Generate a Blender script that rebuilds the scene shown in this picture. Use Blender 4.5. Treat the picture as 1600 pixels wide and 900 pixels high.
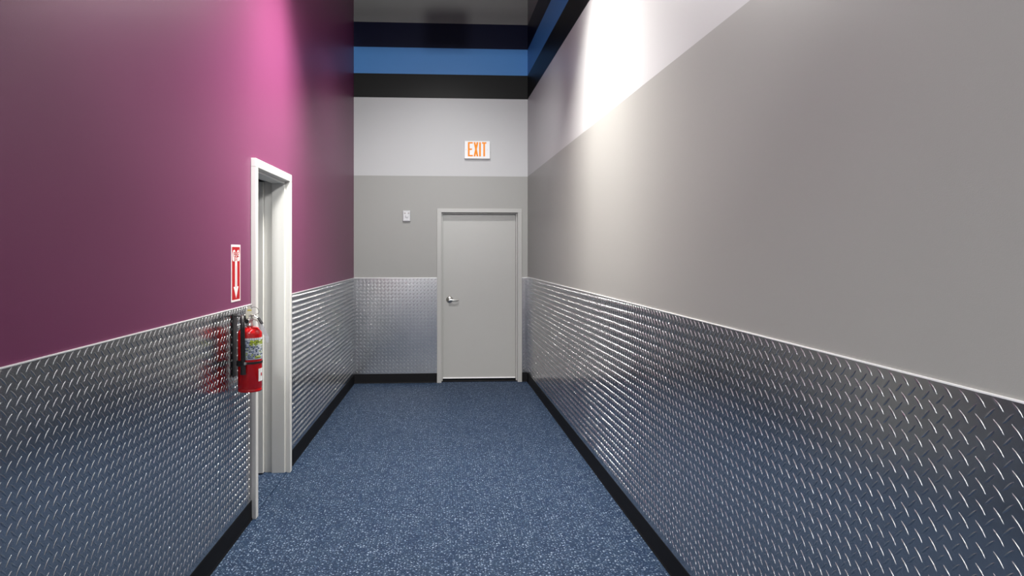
import bpy, bmesh, math, random
import numpy as np
from mathutils import Matrix, Vector
random.seed(7)
for o in list(bpy.data.objects):
    bpy.data.objects.remove(o)
S = bpy.context.scene
C = S.collection
PI = math.pi

# ------------------------------------------------------------------ camera
F_PX, CX, CY, YAW, EYE = 1050.0, 754.12, 394.9, 0.0599, 1.6383
cd = bpy.data.cameras.new('camera')
cam = bpy.data.objects.new('camera', cd)
C.objects.link(cam)
cam.location = (0, 0, EYE)
cam.rotation_euler = (PI / 2, 0, -YAW)
cd.sensor_width = 36
cd.lens = F_PX / 1600 * 36
cd.shift_x = (800 - CX) / 1600
cd.shift_y = -(450 - CY) / 1600
cd.clip_start = 0.02
S.camera = cam

# ------------------------------------------------------------------ world, light settings
w = bpy.data.worlds.new('world')
S.world = w
w.use_nodes = True
w.node_tree.nodes['Background'].inputs[0].default_value = (0.8, 0.9, 1.0, 1)
w.node_tree.nodes['Background'].inputs[1].default_value = 0.05
S.view_settings.view_transform = 'Standard'
S.view_settings.look = 'None'
S.view_settings.gamma = 1
S.view_settings.use_curve_mapping = False
S.view_settings.exposure = 0.0
D0 = 8.4953
WARM = (1.0, 0.965, 0.90)
COOL = (0.985, 0.985, 0.97)
# (x, y, z, length across, width, tilt in degrees from straight down towards the near end, watts, spread, colour)
LAMPS = [
    (0.03, 4.72, 4.02, 0.7, 0.22, 0, 192, 150, WARM),
]
# recessed panels in the high ceiling: (x, y), radiance per panel in watts
PANELS = [(0.0, y) for y in (3.25, 1.8, 0.35, -1.1)]
PANEL_W = 18
SIDE_PANELS = [(-2.0, 0.4), (-3.6, 0.4), (-2.0, -1.4), (-3.6, -1.4), (-2.0, -3.1), (-3.6, -3.1)]
SIDE_H, SIDE_W = 3.9, 66
# spots aimed at the end wall: position, target, watts, cone, blend
SPOTS = [((0.0, 5.2, 4.7), (0.0, D0, 0.8), 430, 74, 1.0),
         ((-0.6, -0.4, 3.35), (0.0, D0, 2.1), 560, 50, 0.7), ((0.6, -0.4, 3.35), (0.0, D0, 2.1), 560, 50, 0.7)]  # added pair, unseen behind the camera: frontal fill for the end wall

# ------------------------------------------------------------------ room numbers
D = 8.4953
XL, XR = -1.1067, 1.0825
BL, BR = 0.0156, -0.0158
ZB, ZP, ZPR = 0.1199, 1.3199, 1.3283
G1, G2, G3, G4, G5 = 2.606, 3.5878, 3.8886, 4.2193, 4.5323
CEIL = 5.6
LONG = 12.5
LEND = 7.10
# frames: +x to the right when you face the wall, +y into the wall, +z up
M_BACK = Matrix.Translation((0, D, 0))
M_LEFT = Matrix.Translation((XL, D, 0)) @ Matrix.Rotation(math.atan2(1, BL), 4, 'Z')
M_RIGHT = Matrix.Translation((XR, D, 0)) @ Matrix.Rotation(math.atan2(-1, -BR), 4, 'Z')

# ------------------------------------------------------------------ materials
def mat(name, col, rough=0.5, metal=0.0, bump=0.0, bscale=400, spec=0.5, emit=None, estr=0, coat=0, vary=0.0, trans=0, alpha=1):
    m = bpy.data.materials.new(name)
    m.use_nodes = True
    nt = m.node_tree
    b = nt.nodes['Principled BSDF']
    b.inputs['Base Color'].default_value = (*col, 1)
    b.inputs['Roughness'].default_value = rough
    b.inputs['Metallic'].default_value = metal
    b.inputs['Specular IOR Level'].default_value = spec
    b.inputs['Coat Weight'].default_value = coat
    b.inputs['Transmission Weight'].default_value = trans
    b.inputs['Alpha'].default_value = alpha
    if emit:
        b.inputs['Emission Color'].default_value = (*emit, 1)
        b.inputs['Emission Strength'].default_value = estr
    tc = nt.nodes.new('ShaderNodeTexCoord')
    if bump:
        n = nt.nodes.new('ShaderNodeTexNoise')
        n.inputs['Scale'].default_value = bscale
        n.inputs['Detail'].default_value = 2
        nt.links.new(tc.outputs['Object'], n.inputs['Vector'])
        bp = nt.nodes.new('ShaderNodeBump')
        bp.inputs['Strength'].default_value = bump
        bp.inputs['Distance'].default_value = 0.002
        nt.links.new(n.outputs['Fac'], bp.inputs['Height'])
        nt.links.new(bp.outputs['Normal'], b.inputs['Normal'])
    if vary:
        n2 = nt.nodes.new('ShaderNodeTexNoise')
        n2.inputs['Scale'].default_value = 1.3
        n2.inputs['Detail'].default_value = 4
        nt.links.new(tc.outputs['Object'], n2.inputs['Vector'])
        mr = nt.nodes.new('ShaderNodeMapRange')
        mr.inputs['To Min'].default_value = rough - vary
        mr.inputs['To Max'].default_value = rough + vary
        nt.links.new(n2.outputs['Fac'], mr.inputs['Value'])
        nt.links.new(mr.outputs['Result'], b.inputs['Roughness'])
    return m

PAINT = dict(rough=0.40, bump=0.10, bscale=260, spec=0.3)
m_gray = mat('grey_wall_paint', (0.300, 0.297, 0.284), **PAINT)
m_light = mat('pale_grey_wall_paint', (0.475, 0.475, 0.482), **PAINT)
DEEP = dict(PAINT, spec=0.12)
m_black = mat('black_wall_paint', (0.007, 0.007, 0.007), **DEEP)
m_char = mat('charcoal_wall_paint', (0.20, 0.20, 0.195), **PAINT)
m_blue = mat('mid_blue_wall_paint', (0.058, 0.22, 0.54), **PAINT)
m_navy = mat('navy_wall_paint', (0.002, 0.003, 0.022), **DEEP)
m_purple = mat('plum_wall_paint', (0.178, 0.038, 0.105), **PAINT)
m_ceil = mat('ceiling_paint', (0.25, 0.25, 0.255), rough=0.7)
m_base = mat('black_vinyl_base', (0.005, 0.005, 0.006), rough=0.6, spec=0.12)
m_frame = mat('off_white_enamel', (0.68, 0.675, 0.645), rough=0.38, bump=0.05)
m_door = mat('grey_door_enamel', (0.36, 0.355, 0.34), rough=0.36, bump=0.06)
m_plate = mat('tread_plate_aluminium', (0.54, 0.545, 0.555), rough=0.205, metal=1, vary=0.05)
m_trimal = mat('aluminium_edge', (0.92, 0.92, 0.92), rough=0.42, metal=0.3)
m_nickel = mat('satin_nickel', (0.78, 0.76, 0.72), rough=0.30, metal=1)
m_dark = mat('dark_plastic', (0.02, 0.02, 0.022), rough=0.4)
m_rubber = mat('black_rubber_hose', (0.008, 0.008, 0.009), rough=0.45)
m_white = mat('white_plastic', (0.74, 0.74, 0.75), rough=0.4)
m_offw = mat('pale_plastic', (0.48, 0.48, 0.50), rough=0.4)
m_plast = mat('light_plastic', (0.58, 0.58, 0.60), rough=0.4)
m_red = mat('red_enamel', (0.62, 0.006, 0.008), rough=0.16, coat=0.6)
m_redsign = mat('red_sign_ink', (0.42, 0.006, 0.012), rough=0.5, spec=0.25)
m_pink = mat('white_sign_ink', (0.86, 0.80, 0.80), rough=0.3)
m_grayink = mat('grey_ink', (0.35, 0.33, 0.33), rough=0.5)
m_label = mat('silver_blue_label', (0.36, 0.42, 0.56), rough=0.3)
m_lime = mat('lime_ink', (0.45, 0.55, 0.03), rough=0.4)
m_labelw = mat('white_label', (0.8, 0.82, 0.82), rough=0.35)
m_ink = mat('dark_ink', (0.03, 0.05, 0.09), rough=0.5)
m_orange = mat('orange_ink', (0.8, 0.28, 0.04), rough=0.5)
m_cream = mat('cream_card', (0.78, 0.76, 0.62), rough=0.6)
m_yellow = mat('yellow_print', (0.75, 0.62, 0.08), rough=0.6)
m_vinyl = mat('clear_white_vinyl', (0.82, 0.82, 0.84), rough=0.3, alpha=0.75)
m_exit = mat('lit_orange_letters', (0.30, 0.07, 0.005), rough=0.5, spec=0.2, emit=(1.0, 0.34, 0.01), estr=0.6)
m_exitface = mat('exit_sign_face', (0.78, 0.78, 0.79), rough=0.4)
m_lamp = mat('lamp_diffuser', (0.9, 0.9, 0.9), rough=0.5, emit=(1, 0.97, 0.92), estr=0.3)
m_room = mat('side_room_paint', (0.45, 0.44, 0.42), rough=0.6)

def floor_material():
    m = bpy.data.materials.new('speckled_blue_rubber')
    m.use_nodes = True
    nt = m.node_tree
    N = nt.nodes.new
    L = nt.links.new
    b = nt.nodes['Principled BSDF']
    b.inputs['Roughness'].default_value = 0.65
    b.inputs['Specular IOR Level'].default_value = 0.15
    tc = N('ShaderNodeTexCoord')
    # base tone, slightly mottled
    n = N('ShaderNodeTexNoise'); n.inputs['Scale'].default_value = 9; n.inputs['Detail'].default_value = 6
    L(tc.outputs['Object'], n.inputs['Vector'])
    r = N('ShaderNodeValToRGB')
    r.color_ramp.elements[0].position = 0.35; r.color_ramp.elements[0].color = (0.008, 0.022, 0.055, 1)
    r.color_ramp.elements[1].position = 0.65; r.color_ramp.elements[1].color = (0.014, 0.031, 0.064, 1)
    L(n.outputs['Fac'], r.inputs['Fac'])
    # wobble the lookup so flecks are irregular chips
    dn = N('ShaderNodeTexNoise'); dn.inputs['Scale'].default_value = 120; dn.inputs['Detail'].default_value = 2
    L(tc.outputs['Object'], dn.inputs['Vector'])
    sub = N('ShaderNodeVectorMath'); sub.operation = 'SUBTRACT'; sub.inputs[1].default_value = (0.5, 0.5, 0.5)
    L(dn.outputs['Color'], sub.inputs[0])
    scl = N('ShaderNodeVectorMath'); scl.operation = 'SCALE'; scl.inputs['Scale'].default_value = 0.022
    L(sub.outputs[0], scl.inputs[0])
    add = N('ShaderNodeVectorMath'); add.operation = 'ADD'
    L(tc.outputs['Object'], add.inputs[0]); L(scl.outputs[0], add.inputs[1])
    prev = r.outputs['Color']
    for sc, th, col, keep in ((62, 0.24, (0.36, 0.44, 0.56, 1), 0.34), (105, 0.30, (0.10, 0.15, 0.24, 1), 0.45), (85, 0.26, (0.008, 0.013, 0.03, 1), 0.6)):
        v = N('ShaderNodeTexVoronoi'); v.voronoi_dimensions = '2D'; v.inputs['Scale'].default_value = sc
        L(add.outputs[0], v.inputs['Vector'])
        lt = N('ShaderNodeMapRange'); lt.inputs['From Min'].default_value = th; lt.inputs['From Max'].default_value = th - 0.08
        L(v.outputs['Distance'], lt.inputs['Value'])
        sx = N('ShaderNodeSeparateColor'); L(v.outputs['Color'], sx.inputs[0])
        gt = N('ShaderNodeMapRange'); gt.inputs['From Min'].default_value = keep; gt.inputs['From Max'].default_value = 1.0
        gt.inputs['To Max'].default_value = 1.3
        L(sx.outputs[0], gt.inputs['Value'])
        mu = N('ShaderNodeMath'); mu.operation = 'MULTIPLY'; mu.use_clamp = True
        L(lt.outputs['Result'], mu.inputs[0]); L(gt.outputs['Result'], mu.inputs[1])
        mx = N('ShaderNodeMix'); mx.data_type = 'RGBA'
        L(mu.outputs[0], mx.inputs['Factor']); L(prev, mx.inputs['A']); mx.inputs['B'].default_value = col
        prev = mx.outputs['Result']
    L(prev, b.inputs['Base Color'])
    bn = N('ShaderNodeTexNoise'); bn.inputs['Scale'].default_value = 350
    L(tc.outputs['Object'], bn.inputs['Vector'])
    bp = N('ShaderNodeBump'); bp.inputs['Strength'].default_value = 0.25; bp.inputs['Distance'].default_value = 0.001
    L(bn.outputs['Fac'], bp.inputs['Height']); L(bp.outputs['Normal'], b.inputs['Normal'])
    return m
m_floor = floor_material()

# ------------------------------------------------------------------ mesh helpers
class MB:
    def __init__(self):
        self.v = []; self.f = []; self.mi = []
    def add(self, vs, fs, mi=0):
        b = len(self.v)
        self.v += [tuple(p) for p in vs]
        self.f += [tuple(i + b for i in f) for f in fs]
        self.mi += [mi] * len(fs)
        return self
    def box(self, x0, x1, y0, y1, z0, z1, mi=0):
        if x0 > x1: x0, x1 = x1, x0
        if y0 > y1: y0, y1 = y1, y0
        vs = [(x0, y0, z0), (x1, y0, z0), (x1, y1, z0), (x0, y1, z0), (x0, y0, z1), (x1, y0, z1), (x1, y1, z1), (x0, y1, z1)]
        return self.add(vs, [(0, 3, 2, 1), (4, 5, 6, 7), (0, 1, 5, 4), (1, 2, 6, 5), (2, 3, 7, 6), (3, 0, 4, 7)], mi)
    def prism(self, pts, y0, y1, mi=0):                    # polygon in x,z pushed along y
        n = len(pts)
        vs = [(x, y0, z) for x, z in pts] + [(x, y1, z) for x, z in pts]
        fs = [tuple(range(n)), tuple(range(2 * n - 1, n - 1, -1))]
        for i in range(n):
            j = (i + 1) % n
            fs.append((i, i + n, j + n, j))
        return self.add(vs, fs, mi)
    def lathe(self, prof, seg=40, ax=(0, 0), mi=0):        # prof: list of (r, z)
        b = []
        for r, z in prof:
            for k in range(seg):
                a = 2 * PI * k / seg
                b.append((ax[0] + r * math.cos(a), ax[1] + r * math.sin(a), z))
        fs = []
        for i in range(len(prof) - 1):
            for k in range(seg):
                k2 = (k + 1) % seg
                fs.append((i * seg + k, i * seg + k2, (i + 1) * seg + k2, (i + 1) * seg + k))
        fs.append(tuple(range(seg - 1, -1, -1)))
        fs.append(tuple((len(prof) - 1) * seg + k for k in range(seg)))
        return self.add(b, fs, mi)
    def tube(self, pts, r, seg=12, mi=0, flat=1.0):
        P = [Vector(p) for p in pts]
        rr = r if isinstance(r, (list, tuple)) else [r] * len(P)
        vs = []
        up = Vector((0.13, 0.21, 0.97))
        for i, p in enumerate(P):
            t = (P[min(i + 1, len(P) - 1)] - P[max(i - 1, 0)]).normalized()
            a = t.cross(up)
            if a.length < 1e-3: a = t.cross(Vector((1, 0, 0)))
            a.normalize(); c = t.cross(a).normalized()
            for k in range(seg):
                an = 2 * PI * k / seg
                vs.append(p + a * math.cos(an) * rr[i] + c * math.sin(an) * rr[i] * flat)
        fs = []
        for i in range(len(P) - 1):
            for k in range(seg):
                k2 = (k + 1) % seg
                fs.append((i * seg + k, i * seg + k2, (i + 1) * seg + k2, (i + 1) * seg + k))
        fs.append(tuple(range(seg - 1, -1, -1)))
        fs.append(tuple((len(P) - 1) * seg + k for k in range(seg)))
        return self.add(vs, fs, mi)
    def build(self, name, mats, parent=None, M=None, bevel=0, smooth=False, seg=2):
        me = bpy.data.meshes.new(name)
        me.from_pydata(self.v, [], self.f)
        if not isinstance(mats, (list, tuple)): mats = [mats]
        for m in mats: me.materials.append(m)
        me.polygons.foreach_set('material_index', self.mi)
        bm = bmesh.new(); bm.from_mesh(me)
        bmesh.ops.recalc_face_normals(bm, faces=bm.faces)
        bm.to_mesh(me); bm.free()
        if smooth:
            me.polygons.foreach_set('use_smooth', [True] * len(me.polygons))
            me.set_sharp_from_angle(angle=math.radians(38))
        me.update()
        o = bpy.data.objects.new(name, me)
        C.objects.link(o)
        if parent: o.parent = parent
        if M is not None:
            o.matrix_world = M if parent is None else o.matrix_world
            if parent: o.matrix_local = M
        if bevel:
            bv = o.modifiers.new('edge_bevel', 'BEVEL')
            bv.width = bevel; bv.segments = seg; bv.limit_method = 'ANGLE'
        return o

def thing(name, label, cat, M, group=None):
    o = bpy.data.objects.new(name, None)
    C.objects.link(o)
    o.matrix_world = M
    o.empty_display_size = 0.1
    o['label'] = label; o['category'] = cat
    if group: o['group'] = group
    return o
def tag(o, label, cat, group=None):
    o['label'] = label; o['category'] = cat
    if group: o['group'] = group
    return o
def struct(o, label=None):
    o['kind'] = 'structure'
    if label: o['label'] = label
    return o
def T(x, y, z): return Matrix.Translation((x, y, z))

# ------------------------------------------------------------------ room shell
o = MB().box(-6, 6, -4.4, D + 1.0, -0.12, 0).build('floor', m_floor)
struct(o, 'speckled blue rubber floor')
o = MB().box(-6, 6, -4.4, D + 1.0, CEIL, CEIL + 0.1).build('ceiling', m_ceil)
struct(o, 'dark ceiling high above the corridor')

BANDS = [(0, G1, 0), (G1, G2, 1), (G2, G3, 2), (G3, G4, 3), (G4, G5, 4), (G5, CEIL, 5)]
BM = [m_gray, m_light, m_black, m_blue, m_navy, m_char]
# back wall with its doorway
BX0, BX1, BZT = -0.040, 0.982, 2.165      # rough opening behind the frame
mb = MB()
for z0, z1, mi in BANDS:
    if z0 == 0:
        mb.box(XL - 0.3, BX0, 0, 0.16, 0, z1, mi); mb.box(BX1, XR + 0.3, 0, 0.16, 0, z1, mi)
        mb.box(BX0, BX1, 0, 0.16, BZT, z1, mi)
    else:
        mb.box(XL - 0.3, XR + 0.3, 0, 0.16, z0, z1, mi)
struct(mb.build('wall_back', BM, M=M_BACK), 'end wall painted grey, pale grey, black, blue and navy bands')
# right wall
mb = MB()
for z0, z1, mi in BANDS: mb.box(-0.02, LONG, 0, 0.16, z0, z1, mi)
struct(mb.build('wall_right', BM, M=M_RIGHT), 'right wall painted in grey, pale grey, black and blue bands')
# left wall with doorway; local x runs from -LONG (near) to 0 (far corner)
LX0, LX1, LZT = -4.262, -3.392, 2.192
mb = MB()
mb.box(-LEND, LX0, 0, 0.16, 0, CEIL); mb.box(LX1, 0.02, 0, 0.16, 0, CEIL); mb.box(LX0, LX1, 0, 0.16, LZT, CEIL)
struct(mb.build('wall_left', m_purple, M=M_LEFT), 'plum purple left wall')
# the wall behind the camera closes the corridor
mb = MB().box(-5.6, 2.2, -4.15, -4.0, 0, CEIL)
struct(mb.build('wall_rear', m_white))
mb = MB().box(-5.6, -1.385, 1.39, 1.55, 0, CEIL)
struct(mb.build('wall_entry', m_purple))
mb = MB().box(-5.75, -5.6, -4.15, 1.55, 0, CEIL)
struct(mb.build('wall_far_left', m_light))
# small dark room beyond the left doorway
mb = MB()
mb.box(-5.6, -5.5, 0.16, 2.2, 0, 2.7); mb.box(-2.6, -2.5, 0.16, 2.2, 0, 2.7); mb.box(-5.6, -2.5, 2.2, 2.3, 0, 2.7); mb.box(-5.6, -2.5, 0.16, 2.3, 2.7, 2.8)
struct(mb.build('wall_side_room', m_room, M=M_LEFT), 'walls of the room beyond the open left door')

# baseboards: vinyl cove base with a small toe
def base(name, M, runs, label):
    mb = MB()
    for a, b in runs:
        mb.add([(a, 0, 0), (a, -0.0105, 0), (a, -0.0105, 0.004), (a, -0.0065, 0.012), (a, -0.0055, ZB - 0.004), (a, -0.003, ZB), (a, 0, ZB),
                (b, 0, 0), (b, -0.0105, 0), (b, -0.0105, 0.004), (b, -0.0065, 0.012), (b, -0.0055, ZB - 0.004), (b, -0.003, ZB), (b, 0, ZB)],
               [(i, (i + 1) % 7, (i + 1) % 7 + 7, i + 7) for i in range(7)] + [tuple(range(6, -1, -1)), tuple(range(7, 14))])
    return struct(mb.build(name, m_base, M=M), label)
base('baseboard_left', M_LEFT, [(-LEND, -4.291), (-3.363, -0.006)], 'black base along the left wall')
base('baseboard_right', M_RIGHT, [(0.006, LONG)], 'black base along the right wall')
base('baseboard_back', M_BACK, [(XL, -0.068), (1.010, XR)], 'black base along the end wall')

# ------------------------------------------------------------------ diamond plate wainscot
def lug_template():
    st = [(-1.0, 0.0), (-0.82, 0.34), (-0.45, 0.82), (0.0, 1.0), (0.45, 0.82), (0.82, 0.34), (1.0, 0.0)]
    cs = [(-1, 0.0), (-0.93, 0.42), (-0.74, 0.74), (-0.4, 0.94), (0, 1.0), (0.4, 0.94), (0.74, 0.74), (0.93, 0.42), (1, 0.0)]
    V = []; Fc = []
    V.append((st[0][0], 0, 0))
    for t, wv in st[1:-1]:
        bend = 0.10 * math.sin(PI * t)
        for cx_, h in cs:
            V.append((t, cx_ * wv + bend, h * min(1, wv * 2.3)))
    V.append((st[-1][0], 0, 0))
    n = len(cs)
    for k in range(n - 1): Fc.append((0, 1 + k, 2 + k))
    for i in range(len(st) - 3):
        for k in range(n - 1):
            a = 1 + i * n + k
            Fc.append((a, a + n, a + n + 1)); Fc.append((a, a + n + 1, a + 1))
    last = len(V) - 1; a0 = 1 + (len(st) - 3) * n
    for k in range(n - 1): Fc.append((last, a0 + k + 1, a0 + k))
    return np.array(V), np.array(Fc)
LV, LF = lug_template()

def plate(M, x0, x1, z0, z1, p, anchor, near, label, far_flip=False, skip=None):
    """near = +1 when local +x runs towards the viewer, -1 when it runs away."""
    t = 0.0030
    L, Wd, H = 0.62 * p * math.sqrt(2) / 2, 0.0036, 0.0017
    ca, cb = [], []
    nr = int((z1 - z0) / p) + 1
    i0 = int(math.floor((x0 - anchor) / p)) - 1; i1 = int(math.ceil((x1 - anchor) / p)) + 1
    half = 0.31 * p
    for j in range(nr * 2 + 2):
        z = z1 - (0.36 + j * 0.5) * p
        if z - half < z0: continue
        for i in range(i0, i1):
            x = anchor + (i + (0.5 if j % 2 else 0)) * p
            if x - half < x0 + 0.001 or x + half > x1 - 0.001: continue
            (cb if j % 2 else ca).append((x, z))
    vs = [np.array([(x0, -t, z0), (x1, -t, z0), (x1, -t, z1), (x0, -t, z1), (x0, 0, z0), (x1, 0, z0), (x1, 0, z1), (x0, 0, z1)])]
    quads = [(0, 1, 2, 3), (1, 5, 6, 2), (5, 4, 7, 6), (4, 0, 3, 7), (3, 2, 6, 7), (4, 5, 1, 0)]
    tris = []
    base_i = 8
    rng = np.random.RandomState(3)
    for cs, sgn in ((ca, -1), (cb, 1)):
        if not cs: continue
        c = np.array(cs)
        ang = sgn * near * PI / 4
        tx, tn, th = LV[:, 0] * L, LV[:, 1] * Wd, LV[:, 2] * H
        lx = tx * math.cos(ang) - tn * math.sin(ang)
        lz = tx * math.sin(ang) + tn * math.cos(ang)
        jit = 1 + rng.uniform(-0.06, 0.06, len(c))
        X = c[:, 0:1] + lx[None] * jit[:, None]; Z = c[:, 1:2] + lz[None] * jit[:, None]
        Y = np.repeat((-t + 0.0001 - th)[None], len(c), 0)
        vs.append(np.stack([X, Y, Z], -1).reshape(-1, 3))
        f = (LF[None] + (np.arange(len(c)) * len(LV))[:, None, None] + base_i).reshape(-1, 3)
        tris.append(f)
        base_i += len(c) * len(LV)
    V = np.concatenate(vs)
    tr = np.concatenate(tris)
    me = bpy.data.meshes.new('diamond_plate_panel')
    nq, ntr = len(quads), len(tr)
    me.vertices.add(len(V)); me.vertices.foreach_set('co', V.ravel().astype(np.float32))
    loops = np.concatenate([np.array(quads).ravel(), tr.ravel()])
    me.loops.add(len(loops)); me.loops.foreach_set('vertex_index', loops.astype(np.int32))
    me.polygons.add(nq + ntr)
    starts = np.concatenate([np.arange(nq) * 4, nq * 4 + np.arange(ntr) * 3])
    me.polygons.foreach_set('loop_start', starts.astype(np.int32))
    sm = np.ones(nq + ntr, bool); sm[:nq] = False
    me.polygons.foreach_set('use_smooth', sm)
    me.materials.append(m_plate)
    me.update(calc_edges=True); me.validate()
    o = bpy.data.objects.new('diamond_plate_panel', me)
    C.objects.link(o); o.matrix_world = M
    tag(o, label, 'wall panel')
    tr_ = MB().box(x0, x1, -0.0062, 0, z1 - 0.0005, z1 + 0.0045).build('edge_trim', m_trimal, parent=o, bevel=0.0008)
    tr_['label'] = 'bright aluminium strip capping the plate'
    return o
plate(M_LEFT, -4.848, -4.293, ZB, ZP, 0.0438, -4.30, -1, 'narrow diamond plate panel behind the fire extinguisher, left of the white door frame')
plate(M_LEFT, -7.09, -4.8485, ZB, ZP, 0.0438, -4.84, -1, 'wide diamond plate panel under the plum wall, nearest on the left')
plate(M_LEFT, -3.36, -0.007, ZB, ZP, 0.0438, -3.35, -1, 'diamond plate panel between the left door frame and the far corner')
plate(M_RIGHT, 0.007, 8.6, ZB, ZPR, 0.0476, 0.03, 1, 'long diamond plate panel running the whole right wall')
plate(M_BACK, XL + 0.001, -0.068, ZB, ZP, 0.0455, XL + 0.02, -1, 'diamond plate panel on the end wall, left of the grey door')
plate(M_BACK, 1.010, XR - 0.001, ZB, ZP, 0.0455, 1.032, -1, 'thin strip of diamond plate between the grey door and the right corner')

# ------------------------------------------------------------------ end-wall door
d1 = bpy.data.objects.new('door_1', None); C.objects.link(d1); d1.matrix_world = M_BACK
d1['kind'] = 'structure'; d1['label'] = 'closed grey door in the end wall'
FX0, FX1, FZT = -0.066, 1.008, 2.197
IX0, IX1, IZT = -0.011, 0.954, 2.146
def frame_profile(mb, x0, x1, zt, ix0, ix1, izt, prof):
    """prof: list of (y0, y1, inset) steps of the reveal; face strip first."""
    y0, y1 = prof['face']
    mb.box(x0, ix0, y0, y1, 0, izt); mb.box(ix1, x1, y0, y1, 0, izt); mb.box(x0, x1, y0, y1, izt, zt)
    for (a, b, ins) in prof['steps']:
        mb.box(x0 + 0.024, ix0 + ins, a, b, 0, izt - ins); mb.box(ix1 - ins, x1 - 0.024, a, b, 0, izt - ins)
        mb.box(x0 + 0.024, x1 - 0.024, a, b, izt - ins, zt - 0.024)
mb = MB()
frame_profile(mb, FX0, FX1, FZT, IX0, IX1, IZT, dict(face=(-0.022, 0.001), steps=[(0.001, 0.045, 0.0), (0.045, 0.108, 0.016), (0.108, 0.160, 0.002)]))
mb.build('door_frame', m_door, parent=d1, bevel=0.002)
leaf = MB().box(IX0 + 0.004, IX1 - 0.004, 0.110, 0.155, 0.028, IZT - 0.006).build('door_leaf', m_door, parent=d1, bevel=0.002)
sw = MB().box(IX0 + 0.018, IX1 - 0.018, 0.101, 0.110, 0.030, 0.044).build('door_sweep', m_trimal, parent=leaf, bevel=0.001)
# lever
mb = MB()
hz, hx = 1.040, 0.092
def ylathe(mb, prof, cx_, cz_, seg=36, mi=0):               # prof (r, y)
    b = []
    for r, y in prof:
        for k in range(seg):
            a = 2 * PI * k / seg
            b.append((cx_ + r * math.cos(a), y, cz_ + r * math.sin(a)))
    fs = []
    for i in range(len(prof) - 1):
        for k in range(seg):
            k2 = (k + 1) % seg
            fs.append((i * seg + k, i * seg + k2, (i + 1) * seg + k2, (i + 1) * seg + k))
    fs.append(tuple(range(seg - 1, -1, -1))); fs.append(tuple((len(prof) - 1) * seg + k for k in range(seg)))
    mb.add(b, fs, mi)
ylathe(mb, [(0.043, 0.110), (0.043, 0.104), (0.038, 0.098), (0.026, 0.094), (0.016, 0.087), (0.013, 0.060), (0.015, 0.044), (0.010, 0.040)], hx, hz)
pts = [(hx, 0.052, hz), (hx + 0.02, 0.048, hz - 0.001), (hx + 0.05, 0.048, hz - 0.004), (hx + 0.085, 0.050, hz - 0.005), (hx + 0.108, 0.056, hz - 0.002), (hx + 0.112, 0.068, hz - 0.001)]
mb.tube(pts, [0.013, 0.0125, 0.011, 0.0105, 0.0105, 0.009], seg=14)
hd = mb.build('door_handle', m_nickel, parent=leaf, smooth=True)
hd['label'] = 'satin nickel lever'
th_ = MB().box(-0.066, 1.008, 0.03, 0.16, 0.0, 0.010).build('threshold', m_base, parent=d1)

# ------------------------------------------------------------------ left door: white frame, leaf swung away
d2 = bpy.data.objects.new('door_2', None); C.objects.link(d2); d2.matrix_world = M_LEFT
d2['kind'] = 'structure'; d2['label'] = 'off-white door frame in the plum wall, door open inward'
mb = MB()
PX0, PX1, PZT = -4.290, -3.364, 2.222
QX0, QX1, QZT = -4.238, -3.414, 2.168
frame_profile(mb, PX0, PX1, PZT, QX0, QX1, QZT, dict(face=(-0.030, 0.001), steps=[(0.001, 0.008, 0.0), (0.008, 0.105, 0.016), (0.105, 0.160, 0.0)]))
mb.build('door_frame', m_frame, parent=d2, bevel=0.003)
lf = MB().box(-3.450, -3.412, 0.1605, 0.980, 0.010, QZT - 0.006).build('door_leaf', m_frame, parent=d2, bevel=0.002)
MB().box(-4.240, -3.412, -0.006, 0.160, 0.0, 0.006).build('threshold', m_floor, parent=d2)

# ------------------------------------------------------------------ exit sign
M = M_BACK @ T(0.4395, 0, 2.822)
ex = thing('exit_sign', 'white exit sign with lit orange letters above the grey door', 'sign', M)
mb = MB().box(-0.162, 0.162, -0.046, 0, 0, 0.224)
body = mb.build('housing', m_exitface, parent=ex, bevel=0.005)
mb = MB()
yf0, yf1 = -0.0472, -0.0455
s = 1 / 18 / 121.0
def ex_x(u): return (u - 560) * s - 0.0015
zt, zb = 0.208, 0.029
def vbar(x0, x1): mb.box(x0, x1, yf0, yf1, zb, zt)
sw_ = 0.0215
# E
x0, x1 = ex_x(305), ex_x(440)
vbar(x0, x0 + sw_)
mb.box(x0 + sw_, x1, yf0, yf1, zt - 0.018, zt); mb.box(x0 + sw_, x1, yf0, yf1, zb, zb + 0.018); mb.box(x0 + sw_, x1 - 0.010, yf0, yf1, 0.110, 0.127)
# X
x0, x1 = ex_x(462), ex_x(592)
mb.prism([(x0, zt), (x0 + 0.022, zt), (x1, zb), (x1 - 0.022, zb)], yf0, yf1)
mb.prism([(x1 - 0.022, zt), (x1, zt), (x0 + 0.022, zb), (x0, zb)], yf0 - 0.0004, yf1)
# I
vbar(ex_x(614), ex_x(614) + sw_)
# T
x0, x1 = ex_x(690), ex_x(812)
mb.box(x0, x1, yf0, yf1, zt - 0.018, zt)
mb.box((x0 + x1) / 2 - sw_ / 2, (x0 + x1) / 2 + sw_ / 2, yf0, yf1, zb, zt - 0.018)
lt = mb.build('lettering', m_exit, parent=ex); lt['label'] = 'glowing orange word EXIT'
MB().prism([(0.122, 0.108), (0.130, 0.120), (0.122, 0.114)], yf0, yf1).build('chevron', m_grayink, parent=ex)
mb = MB().prism([(-0.145, 0.108), (-0.137, 0.120), (-0.137, 0.112)], yf0, yf1)
mb.build('chevron', m_grayink, parent=ex)
mb = MB(); mb.box(0.162, 0.165, -0.03, -0.02, 0.08, 0.09)
mb.build('test_button', m_dark, parent=ex)

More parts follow.
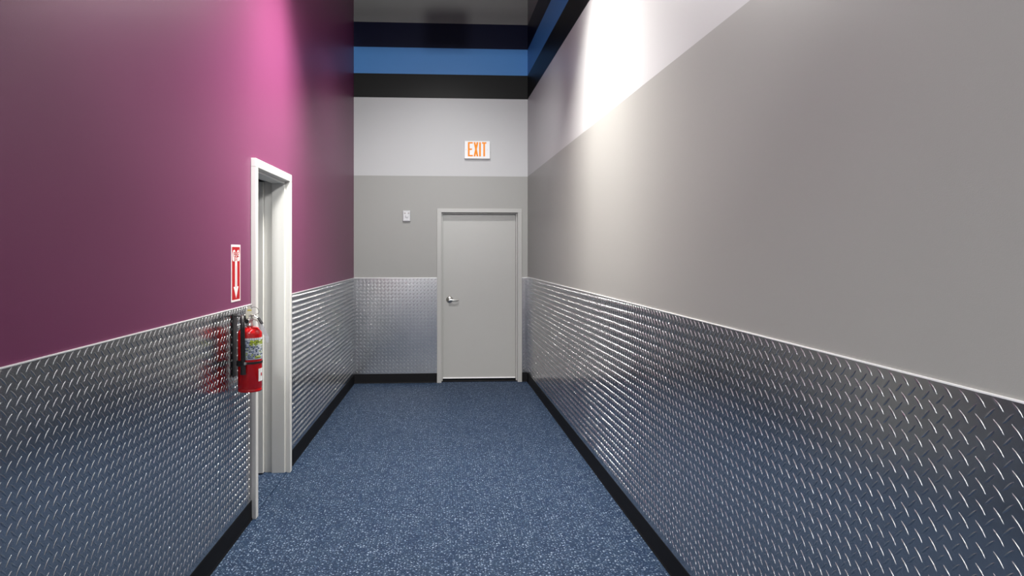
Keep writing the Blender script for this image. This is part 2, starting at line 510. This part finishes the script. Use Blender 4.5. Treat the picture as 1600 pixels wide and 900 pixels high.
# ------------------------------------------------------------------ wall control box
M = M_BACK @ T(-0.447, 0, 2.032)
tb = thing('wall_sensor', 'small pale box with round button on the grey wall, left of the door', 'sensor', M)
MB().box(-0.048, 0.048, -0.036, 0, 0, 0.137).build('body', m_offw, parent=tb, bevel=0.006)
MB().box(-0.034, 0.034, -0.0385, -0.034, 0.012, 0.122).build('front_plate', m_plast, parent=tb, bevel=0.003)
mb = MB(); ylathe(mb, [(0.022, -0.037), (0.022, -0.043), (0.018, -0.046), (0.006, -0.048)], 0.003, 0.062, 28)
mb.build('button', m_plast, parent=tb, smooth=True)
for x in (-0.020, 0.024):
    MB().box(x - 0.010, x + 0.010, -0.0400, -0.038, 0.092, 0.110).build('indicator', m_grayink, parent=tb, bevel=0.001)

# ------------------------------------------------------------------ arrow sign on plum wall
M = M_LEFT @ T(-4.584, -0.001, 1.360)
sg = thing('extinguisher_sign', 'narrow red and white fire extinguisher arrow sign on the plum wall', 'sign', M)
hw, H = 0.0815, 0.324
MB().box(-hw, hw, -0.0015, 0, 0, H).build('backing', m_pink, parent=sg, bevel=0.0006)
MB().box(-hw + 0.013, hw - 0.013, -0.0022, -0.0014, 0.012, H - 0.013).build('red_field', m_redsign, parent=sg)
# white flame-topped box, arrow
pts = [(-0.062, 0.238), (-0.052, 0.230), (0.052, 0.230), (0.062, 0.238), (0.062, 0.268), (0.054, 0.284), (0.046, 0.297), (0.038, 0.289), (0.030, 0.294), (0.016, 0.284), (0, 0.277), (-0.014, 0.285), (-0.028, 0.297), (-0.040, 0.290), (-0.050, 0.294), (-0.062, 0.270)]
MB().prism(pts, -0.0028, -0.0020).build('white_panel', m_pink, parent=sg)
MB().prism([(-0.019, 0.230), (-0.019, 0.085), (-0.045, 0.085), (-0.026, 0.060), (0, 0.018), (0.026, 0.060), (0.045, 0.085), (0.019, 0.085), (0.019, 0.230)], -0.0028, -0.0020).build('arrow', m_pink, parent=sg)
MB().box(-0.0035, 0.0035, -0.0031, -0.0027, 0.075, 0.205).build('centre_line', m_grayink, parent=sg)
def text(name, body, size, M, m, parent, sx=1.0, ext=0.0004):
    cu = bpy.data.curves.new(name, 'FONT')
    cu.body = body; cu.size = size; cu.align_x = 'CENTER'; cu.align_y = 'CENTER'; cu.extrude = ext; cu.offset = size * 0.018
    to = bpy.data.objects.new(name + '_source', cu); C.objects.link(to)
    dg = bpy.context.evaluated_depsgraph_get(); dg.update()
    me = bpy.data.meshes.new_from_object(to.evaluated_get(dg))
    bpy.data.objects.remove(to)
    me.transform(M @ Matrix.Rotation(PI / 2, 4, 'X') @ Matrix.Diagonal((sx, 1, 1, 1)))
    me.materials.clear(); me.materials.append(m)
    me.name = name
    ob = bpy.data.objects.new(name, me); C.objects.link(ob); ob.parent = parent
    return ob
text('lettering', 'FIRE', 0.038, T(0, -0.0031, 0.268), m_redsign, sg, 1.35)
text('lettering', 'EXT', 0.034, T(0, -0.0031, 0.243), m_redsign, sg, 1.1)

# ------------------------------------------------------------------ fire extinguisher (local -x faces the viewer, -y away from the wall)
AX = -0.098
M = M_LEFT @ T(-4.64, AX, 0.862)
R = 0.0655
# bracket is screwed to the wall
bk = thing('extinguisher_bracket', 'black wall bracket holding the red fire extinguisher', 'bracket', M_LEFT @ T(-4.64, -0.0065, 0.90))
MB().box(-0.020, 0.050, -0.006, 0, 0.04, 0.392).build('back_plate', m_dark, parent=bk, bevel=0.001)
MB().box(-0.012, 0.012, -0.070, -0.003, 0.378, 0.386).box(-0.026, 0.026, -0.074, -0.058, 0.376, 0.387).build('hook', m_dark, parent=bk, bevel=0.001)
# strap clamp ring around cylinder
def arcband(mb, r0, r1, z0, z1, a0, a1, n=24, mi=0):
    vs = []; fs = []
    for k in range(n + 1):
        a = math.radians(a0 + (a1 - a0) * k / n)
        for r, z in ((r0, z0), (r1, z0), (r1, z1), (r0, z1)):
            vs.append((-r * math.cos(a), -r * math.sin(a), z))
    for k in range(n):
        for j in range(4):
            j2 = (j + 1) % 4
            fs.append((k * 4 + j, k * 4 + j2, (k + 1) * 4 + j2, (k + 1) * 4 + j))
    fs.append((0, 1, 2, 3)); fs.append((n * 4 + 3, n * 4 + 2, n * 4 + 1, n * 4))
    mb.add(vs, fs, mi)
fe = thing('fire_extinguisher', 'red fire extinguisher with black hose hanging beside the white door frame', 'fire extinguisher', M)
prof = [(R - 0.010, 0.004), (R - 0.007, 0.0), (R - 0.002, 0.001), (R, 0.005), (R, 0.010), (R - 0.0015, 0.016), (R - 0.0015, 0.022), (R, 0.026), (R, 0.322)]
for k in range(1, 9):
    a = k / 8 * PI / 2
    prof.append((0.016 + (R - 0.016) * math.cos(a), 0.322 + 0.040 * math.sin(a)))
prof += [(0.016, 0.374)]
MB().lathe(prof, 56).build('cylinder', m_red, parent=fe, smooth=True)
# printed label with unreadable blocks of small print
mb = MB(); arcband(mb, R + 0.0002, R + 0.0008, 0.182, 0.302, -24, 100, 36)
lb = mb.build('printed_label', m_label, parent=fe, smooth=True); lb['label'] = 'silver-blue label with lime and white print'
def patch(nm, m, z0, z1, a0, a1, r=R + 0.0011):
    mb = MB(); arcband(mb, R + 0.0006, r, z0, z1, a0, a1, 10)
    return mb.build(nm, m, parent=lb, smooth=True)
patch('label_edge', m_labelw, 0.182, 0.302, -24, -15)
patch('label_edge', m_labelw, 0.292, 0.302, -15, 100)
mb = MB(); arcband(mb, R + 0.0006, R + 0.0012, 0.188, 0.204, 40, 74, 10); mb.build('lime_print', m_lime, parent=lb, smooth=True)
mb = MB(); arcband(mb, R + 0.0006, R + 0.0012, 0.264, 0.290, 16, 100, 20)
mb.build('lime_print', m_lime, parent=lb, smooth=True)
mbs = {0: MB(), 1: MB(), 2: MB()}
rr = random.Random(5)
for z in np.arange(0.190, 0.290, 0.0085):
    a = -12
    while a < 94:
        wd = rr.uniform(3, 9)
        arcband(mbs[rr.choice([0, 0, 1, 1, 2])], R + 0.0007, R + 0.0015, z, z + rr.uniform(0.003, 0.006), a, a + wd, 3)
        a += wd + rr.uniform(1, 4)
sp_ = MB()
for q in (0, 1, 2): sp_.add(mbs[q].v, mbs[q].f, q)
sp_.build('small_print', [m_ink, m_labelw, m_lime], parent=lb)
patch('orange_mark', m_orange, 0.184, 0.200, -24, -12, R + 0.0013)
mb = MB(); arcband(mb, R + 0.0002, R + 0.0012, 0.058, 0.128, 60, 112, 14)
stk = mb.build('sticker', m_labelw, parent=fe, smooth=True); stk['label'] = 'white sticker on the lower cylinder'
mb = MB(); arcband(mb, R + 0.0010, R + 0.0016, 0.086, 0.104, 76, 88, 6); mb.build('sticker_mark', m_redsign, parent=stk)
# clamp
mb = MB(); arcband(mb, R, R + 0.0035, 0.158, 0.170, -178, 178, 60)
bd = mb.build('clamp_band', m_dark, parent=fe, smooth=True)
mb = MB(); arcband(mb, R + 0.001, R + 0.008, 0.146, 0.176, -60, -8, 14); mb.build('hose_clip', m_dark, parent=bd, smooth=True)
mb = MB(); mb.box(-R - 0.024, -R - 0.003, -0.006, 0.013, 0.158, 0.172); mb.build('clasp', m_nickel, parent=bd, bevel=0.002)
# valve
MB().lathe([(0.020, 0.366), (0.020, 0.376), (0.017, 0.380), (0.017, 0.398), (0.021, 0.400), (0.021, 0.410), (0.013, 0.414), (0.013, 0.424)], 28).build('valve', m_nickel, parent=fe, smooth=True)
mb = MB(); mb.tube([(-0.012, 0.004, 0.392), (-0.040, 0.006, 0.394)], 0.013, 18); gg = mb.build('gauge', m_nickel, parent=fe, smooth=True)
mb = MB(); mb.tube([(-0.040, 0.006, 0.394), (-0.042, 0.006, 0.394)], 0.0115, 18); mb.build('dial', m_dark, parent=gg, smooth=True)
def strip(mb, pts, wd, th, side):
    """flat bar along pts; side = unit vector across."""
    sd = Vector(side).normalized(); vs = []
    P = [Vector(p) for p in pts]
    for i, p in enumerate(P):
        t = (P[min(i + 1, len(P) - 1)] - P[max(i - 1, 0)]).normalized(); n = t.cross(sd).normalized()
        for a, b in ((-1, -1), (1, -1), (1, 1), (-1, 1)): vs.append(p + sd * a * wd / 2 + n * b * th / 2)
    fs = []
    for i in range(len(P) - 1):
        for j in range(4):
            j2 = (j + 1) % 4
            fs.append((i * 4 + j, i * 4 + j2, (i + 1) * 4 + j2, (i + 1) * 4 + j))
    n = (len(P) - 1) * 4
    fs += [(3, 2, 1, 0), (n, n + 1, n + 2, n + 3)]
    mb.add(vs, fs)
mb = MB(); strip(mb, [(0.004, 0.022, 0.424), (0, 0, 0.428), (-0.008, -0.030, 0.424), (-0.014, -0.052, 0.408), (-0.018, -0.070, 0.380)], 0.020, 0.004, (1, -0.25, 0))
mb.build('squeeze_lever', m_nickel, parent=fe, bevel=0.001)
mb = MB(); strip(mb, [(0, 0.010, 0.404), (-0.006, -0.026, 0.404), (-0.012, -0.050, 0.394), (-0.016, -0.064, 0.372), (-0.017, -0.068, 0.350)], 0.022, 0.004, (1, -0.25, 0))
mb.build('carry_handle', m_nickel, parent=fe, bevel=0.001)
mb = MB(); strip(mb, [(-0.014, -0.050, 0.412), (-0.019, -0.074, 0.378)], 0.021, 0.006, (1, -0.25, 0)); mb.build('lever_grip', m_dark, parent=fe, bevel=0.001)
# pin with pull ring
mb = MB(); ring = [(-0.02 - 0.002, -0.030 - 0.026 * math.cos(a), 0.446 + 0.026 * math.sin(a)) for a in np.linspace(-0.3, 2.3, 14)]
mb.tube(ring, 0.0013, 6); mb.tube([(-0.014, -0.012, 0.418), (-0.022, -0.028, 0.424), (-0.022, -0.055, 0.438)], 0.0013, 6)
mb.build('pull_pin', m_dark, parent=fe, smooth=True)
# hose
hp = [(-0.004, 0.020, 0.400), (-0.020, 0.032, 0.416), (-0.048, 0.028, 0.418), (-0.070, 0.022, 0.400), (-0.0815, 0.016, 0.365), (-0.081, 0.015, 0.30), (-0.080, 0.014, 0.20), (-0.080, 0.013, 0.125)]
def smooth_path(P, n=6):
    P = [Vector(p) for p in P]; out = []
    for i in range(len(P) - 1):
        p0 = P[max(i - 1, 0)]; p1 = P[i]; p2 = P[i + 1]; p3 = P[min(i + 2, len(P) - 1)]
        for k in range(n):
            t = k / n
            out.append(0.5 * ((2 * p1) + (p2 - p0) * t + (2 * p0 - 5 * p1 + 4 * p2 - p3) * t * t + (3 * p1 - p0 - 3 * p2 + p3) * t ** 3))
    out.append(P[-1]); return out
hs = MB().tube(smooth_path(hp), 0.0122, 16).build('hose', m_rubber, parent=fe, smooth=True)
MB().tube([(-0.080, 0.013, 0.155), (-0.080, 0.013, 0.105)], [0.0135, 0.0155], 16).build('nozzle', m_dark, parent=hs, smooth=True)
# tags tied to the valve
M2 = M @ T(-0.012, 0.004, 0.405) @ Matrix.Rotation(math.radians(-72), 4, 'Z')
ct = thing('inspection_card', 'cream card with yellow band standing on top of the fire extinguisher', 'tag', M2)
MB().prism([(-0.018, 0.0), (0.020, 0.0), (0.022, 0.02), (0.013, 0.062), (0.004, 0.072), (-0.008, 0.068), (-0.016, 0.035)], -0.0008, 0.0008).build('card', m_cream, parent=ct)
MB().box(-0.006, 0.016, -0.0014, -0.0006, 0.045, 0.052).build('yellow_band', m_yellow, parent=ct)
M3 = M @ T(-0.022, -0.066, 0.352) @ Matrix.Rotation(math.radians(-74), 4, 'Z')
pt = thing('plastic_tag', 'white plastic tag hanging off the fire extinguisher handle by the door frame', 'tag', M3)
MB().prism([(-0.006, 0.034), (0.008, 0.030), (0.026, -0.010), (0.044, -0.050), (0.043, -0.078), (0.034, -0.084), (0.026, -0.072), (0.020, -0.045), (0.006, -0.018), (-0.010, 0.0)], -0.0010, 0.0010).build('sleeve', m_vinyl, parent=pt)
MB().prism([(0.022, -0.046), (0.043, -0.048), (0.042, -0.078), (0.034, -0.083), (0.028, -0.072)], -0.0020, -0.0010).build('paper_slip', m_labelw, parent=pt)

# ------------------------------------------------------------------ ceiling-hung lamps
for (x, y, z, ln, wd, tilt, watts, spread, col) in LAMPS:
    M = T(x, y, z) @ Matrix.Rotation(math.radians(tilt), 4, 'X')
    lp = thing('pendant_lamp', 'long white lamp hung across the corridor from the ceiling', 'lamp', M)
    mb = MB()
    mb.box(-ln / 2 - 0.02, ln / 2 + 0.02, -wd / 2 - 0.02, wd / 2 + 0.02, 0.03, 0.10)
    for sx_ in (-1, 1):
        mb.box(sx_ * (ln / 2 + 0.01), sx_ * (ln / 2 + 0.02), -wd / 2 - 0.02, wd / 2 + 0.02, -0.01, 0.03)
        mb.box(-ln / 2 - 0.02, ln / 2 + 0.02, sx_ * (wd / 2 + 0.01), sx_ * (wd / 2 + 0.02), -0.01, 0.03)
    mb.box(-ln / 2 - 0.06, ln / 2 + 0.06, wd / 2 + 0.02, wd / 2 + 0.03, -0.17, 0.10)      # deep far-side shield
    mb.box(-ln / 2 - 0.06, ln / 2 + 0.06, -wd / 2 - 0.03, -wd / 2 - 0.02, -0.08, 0.10)
    mb.build('housing', m_white, parent=lp, bevel=0.003)
    MB().box(-ln / 2, ln / 2, -wd / 2, wd / 2, 0.015, 0.03).build('diffuser', m_lamp, parent=lp)
    Mi = M.inverted()
    for sx_ in (-1, 1):
        a = Mi @ Vector((x + sx_ * ln * 0.4, y, CEIL)); b = Vector((sx_ * ln * 0.4, 0, 0.09))
        MB().tube([b, a], 0.004, 8).build('hanger', m_nickel, parent=lp)
    ld = bpy.data.lights.new('lamp_light', 'AREA')
    ld.shape = 'RECTANGLE'; ld.size = ln; ld.size_y = wd; ld.energy = watts; ld.color = col
    ld.spread = math.radians(spread)
    lo = bpy.data.objects.new('lamp_light', ld); C.objects.link(lo); lo.parent = lp
    lo.location = (0, 0, 0.010)

# flush light panels in the high ceiling and over the side area
def panel(x, y, z, watts, label, group):
    M = T(x, y, z)
    p = thing('ceiling_light', label, 'light', M, group)
    MB().box(-0.33, 0.33, -0.63, 0.63, 0.0, 0.05).build('frame', m_white, parent=p, bevel=0.004)
    MB().box(-0.30, 0.30, -0.60, 0.60, -0.004, 0.0).build('diffuser', m_lamp, parent=p)
    ld = bpy.data.lights.new('panel_light', 'AREA')
    ld.shape = 'RECTANGLE'; ld.size = 0.6; ld.size_y = 1.2; ld.energy = watts; ld.color = COOL
    lo = bpy.data.objects.new('panel_light', ld); C.objects.link(lo); lo.parent = p
    lo.location = (0, 0, -0.008)
ORD = ['farthest', 'second farthest', 'second nearest', 'nearest']
for (x, y), od in zip(PANELS, ORD): panel(x, y, CEIL - 0.05, PANEL_W, od + ' flat white light panel in the high ceiling over the corridor', 'ceiling panels over the corridor')
for i, (x, y) in enumerate(SIDE_PANELS): panel(x, y, SIDE_H, SIDE_W, 'flat white light panel over the side area, %s row, %s' % (('far', 'middle', 'rear')[i // 2], ('beside the corridor', 'by the outer wall')[i % 2]), 'panels over the side area')
for (pos, tgt, watts, cone, blend), sl in zip(SPOTS, ('over the far half of the corridor', 'added frontal fill on the plum wall side', 'added frontal fill on the grey wall side')):
    d = Vector(tgt) - Vector(pos)
    Mr = d.to_track_quat('-Z', 'Y').to_matrix().to_4x4()
    M = Matrix.Translation(pos)
    sp = thing('spot_lamp', 'black can spotlight aimed at the end wall, ' + sl, 'lamp', M)
    mb = MB()
    mb.add([Mr @ Vector(p) for p in MB().lathe([(0.045, 0.10), (0.060, 0.06), (0.060, -0.04), (0.064, -0.045), (0.056, -0.045), (0.054, 0.03)], 28).v],
           MB().lathe([(0.045, 0.10), (0.060, 0.06), (0.060, -0.04), (0.064, -0.045), (0.056, -0.045), (0.054, 0.03)], 28).f[:-1])
    mb.build('can', m_dark, parent=sp, smooth=True)
    MB().tube([(0, 0, 0.05), (0, 0, CEIL - pos[2])], 0.010, 10).build('stem', m_dark, parent=sp)
    ld = bpy.data.lights.new('spot_light', 'SPOT')
    ld.energy = watts; ld.spot_size = math.radians(cone); ld.spot_blend = blend; ld.shadow_soft_size = 0.13; ld.color = COOL
    lo = bpy.data.objects.new('spot_light', ld); C.objects.link(lo); lo.parent = sp
    lo.matrix_local = Mr @ T(0, 0, -0.05)
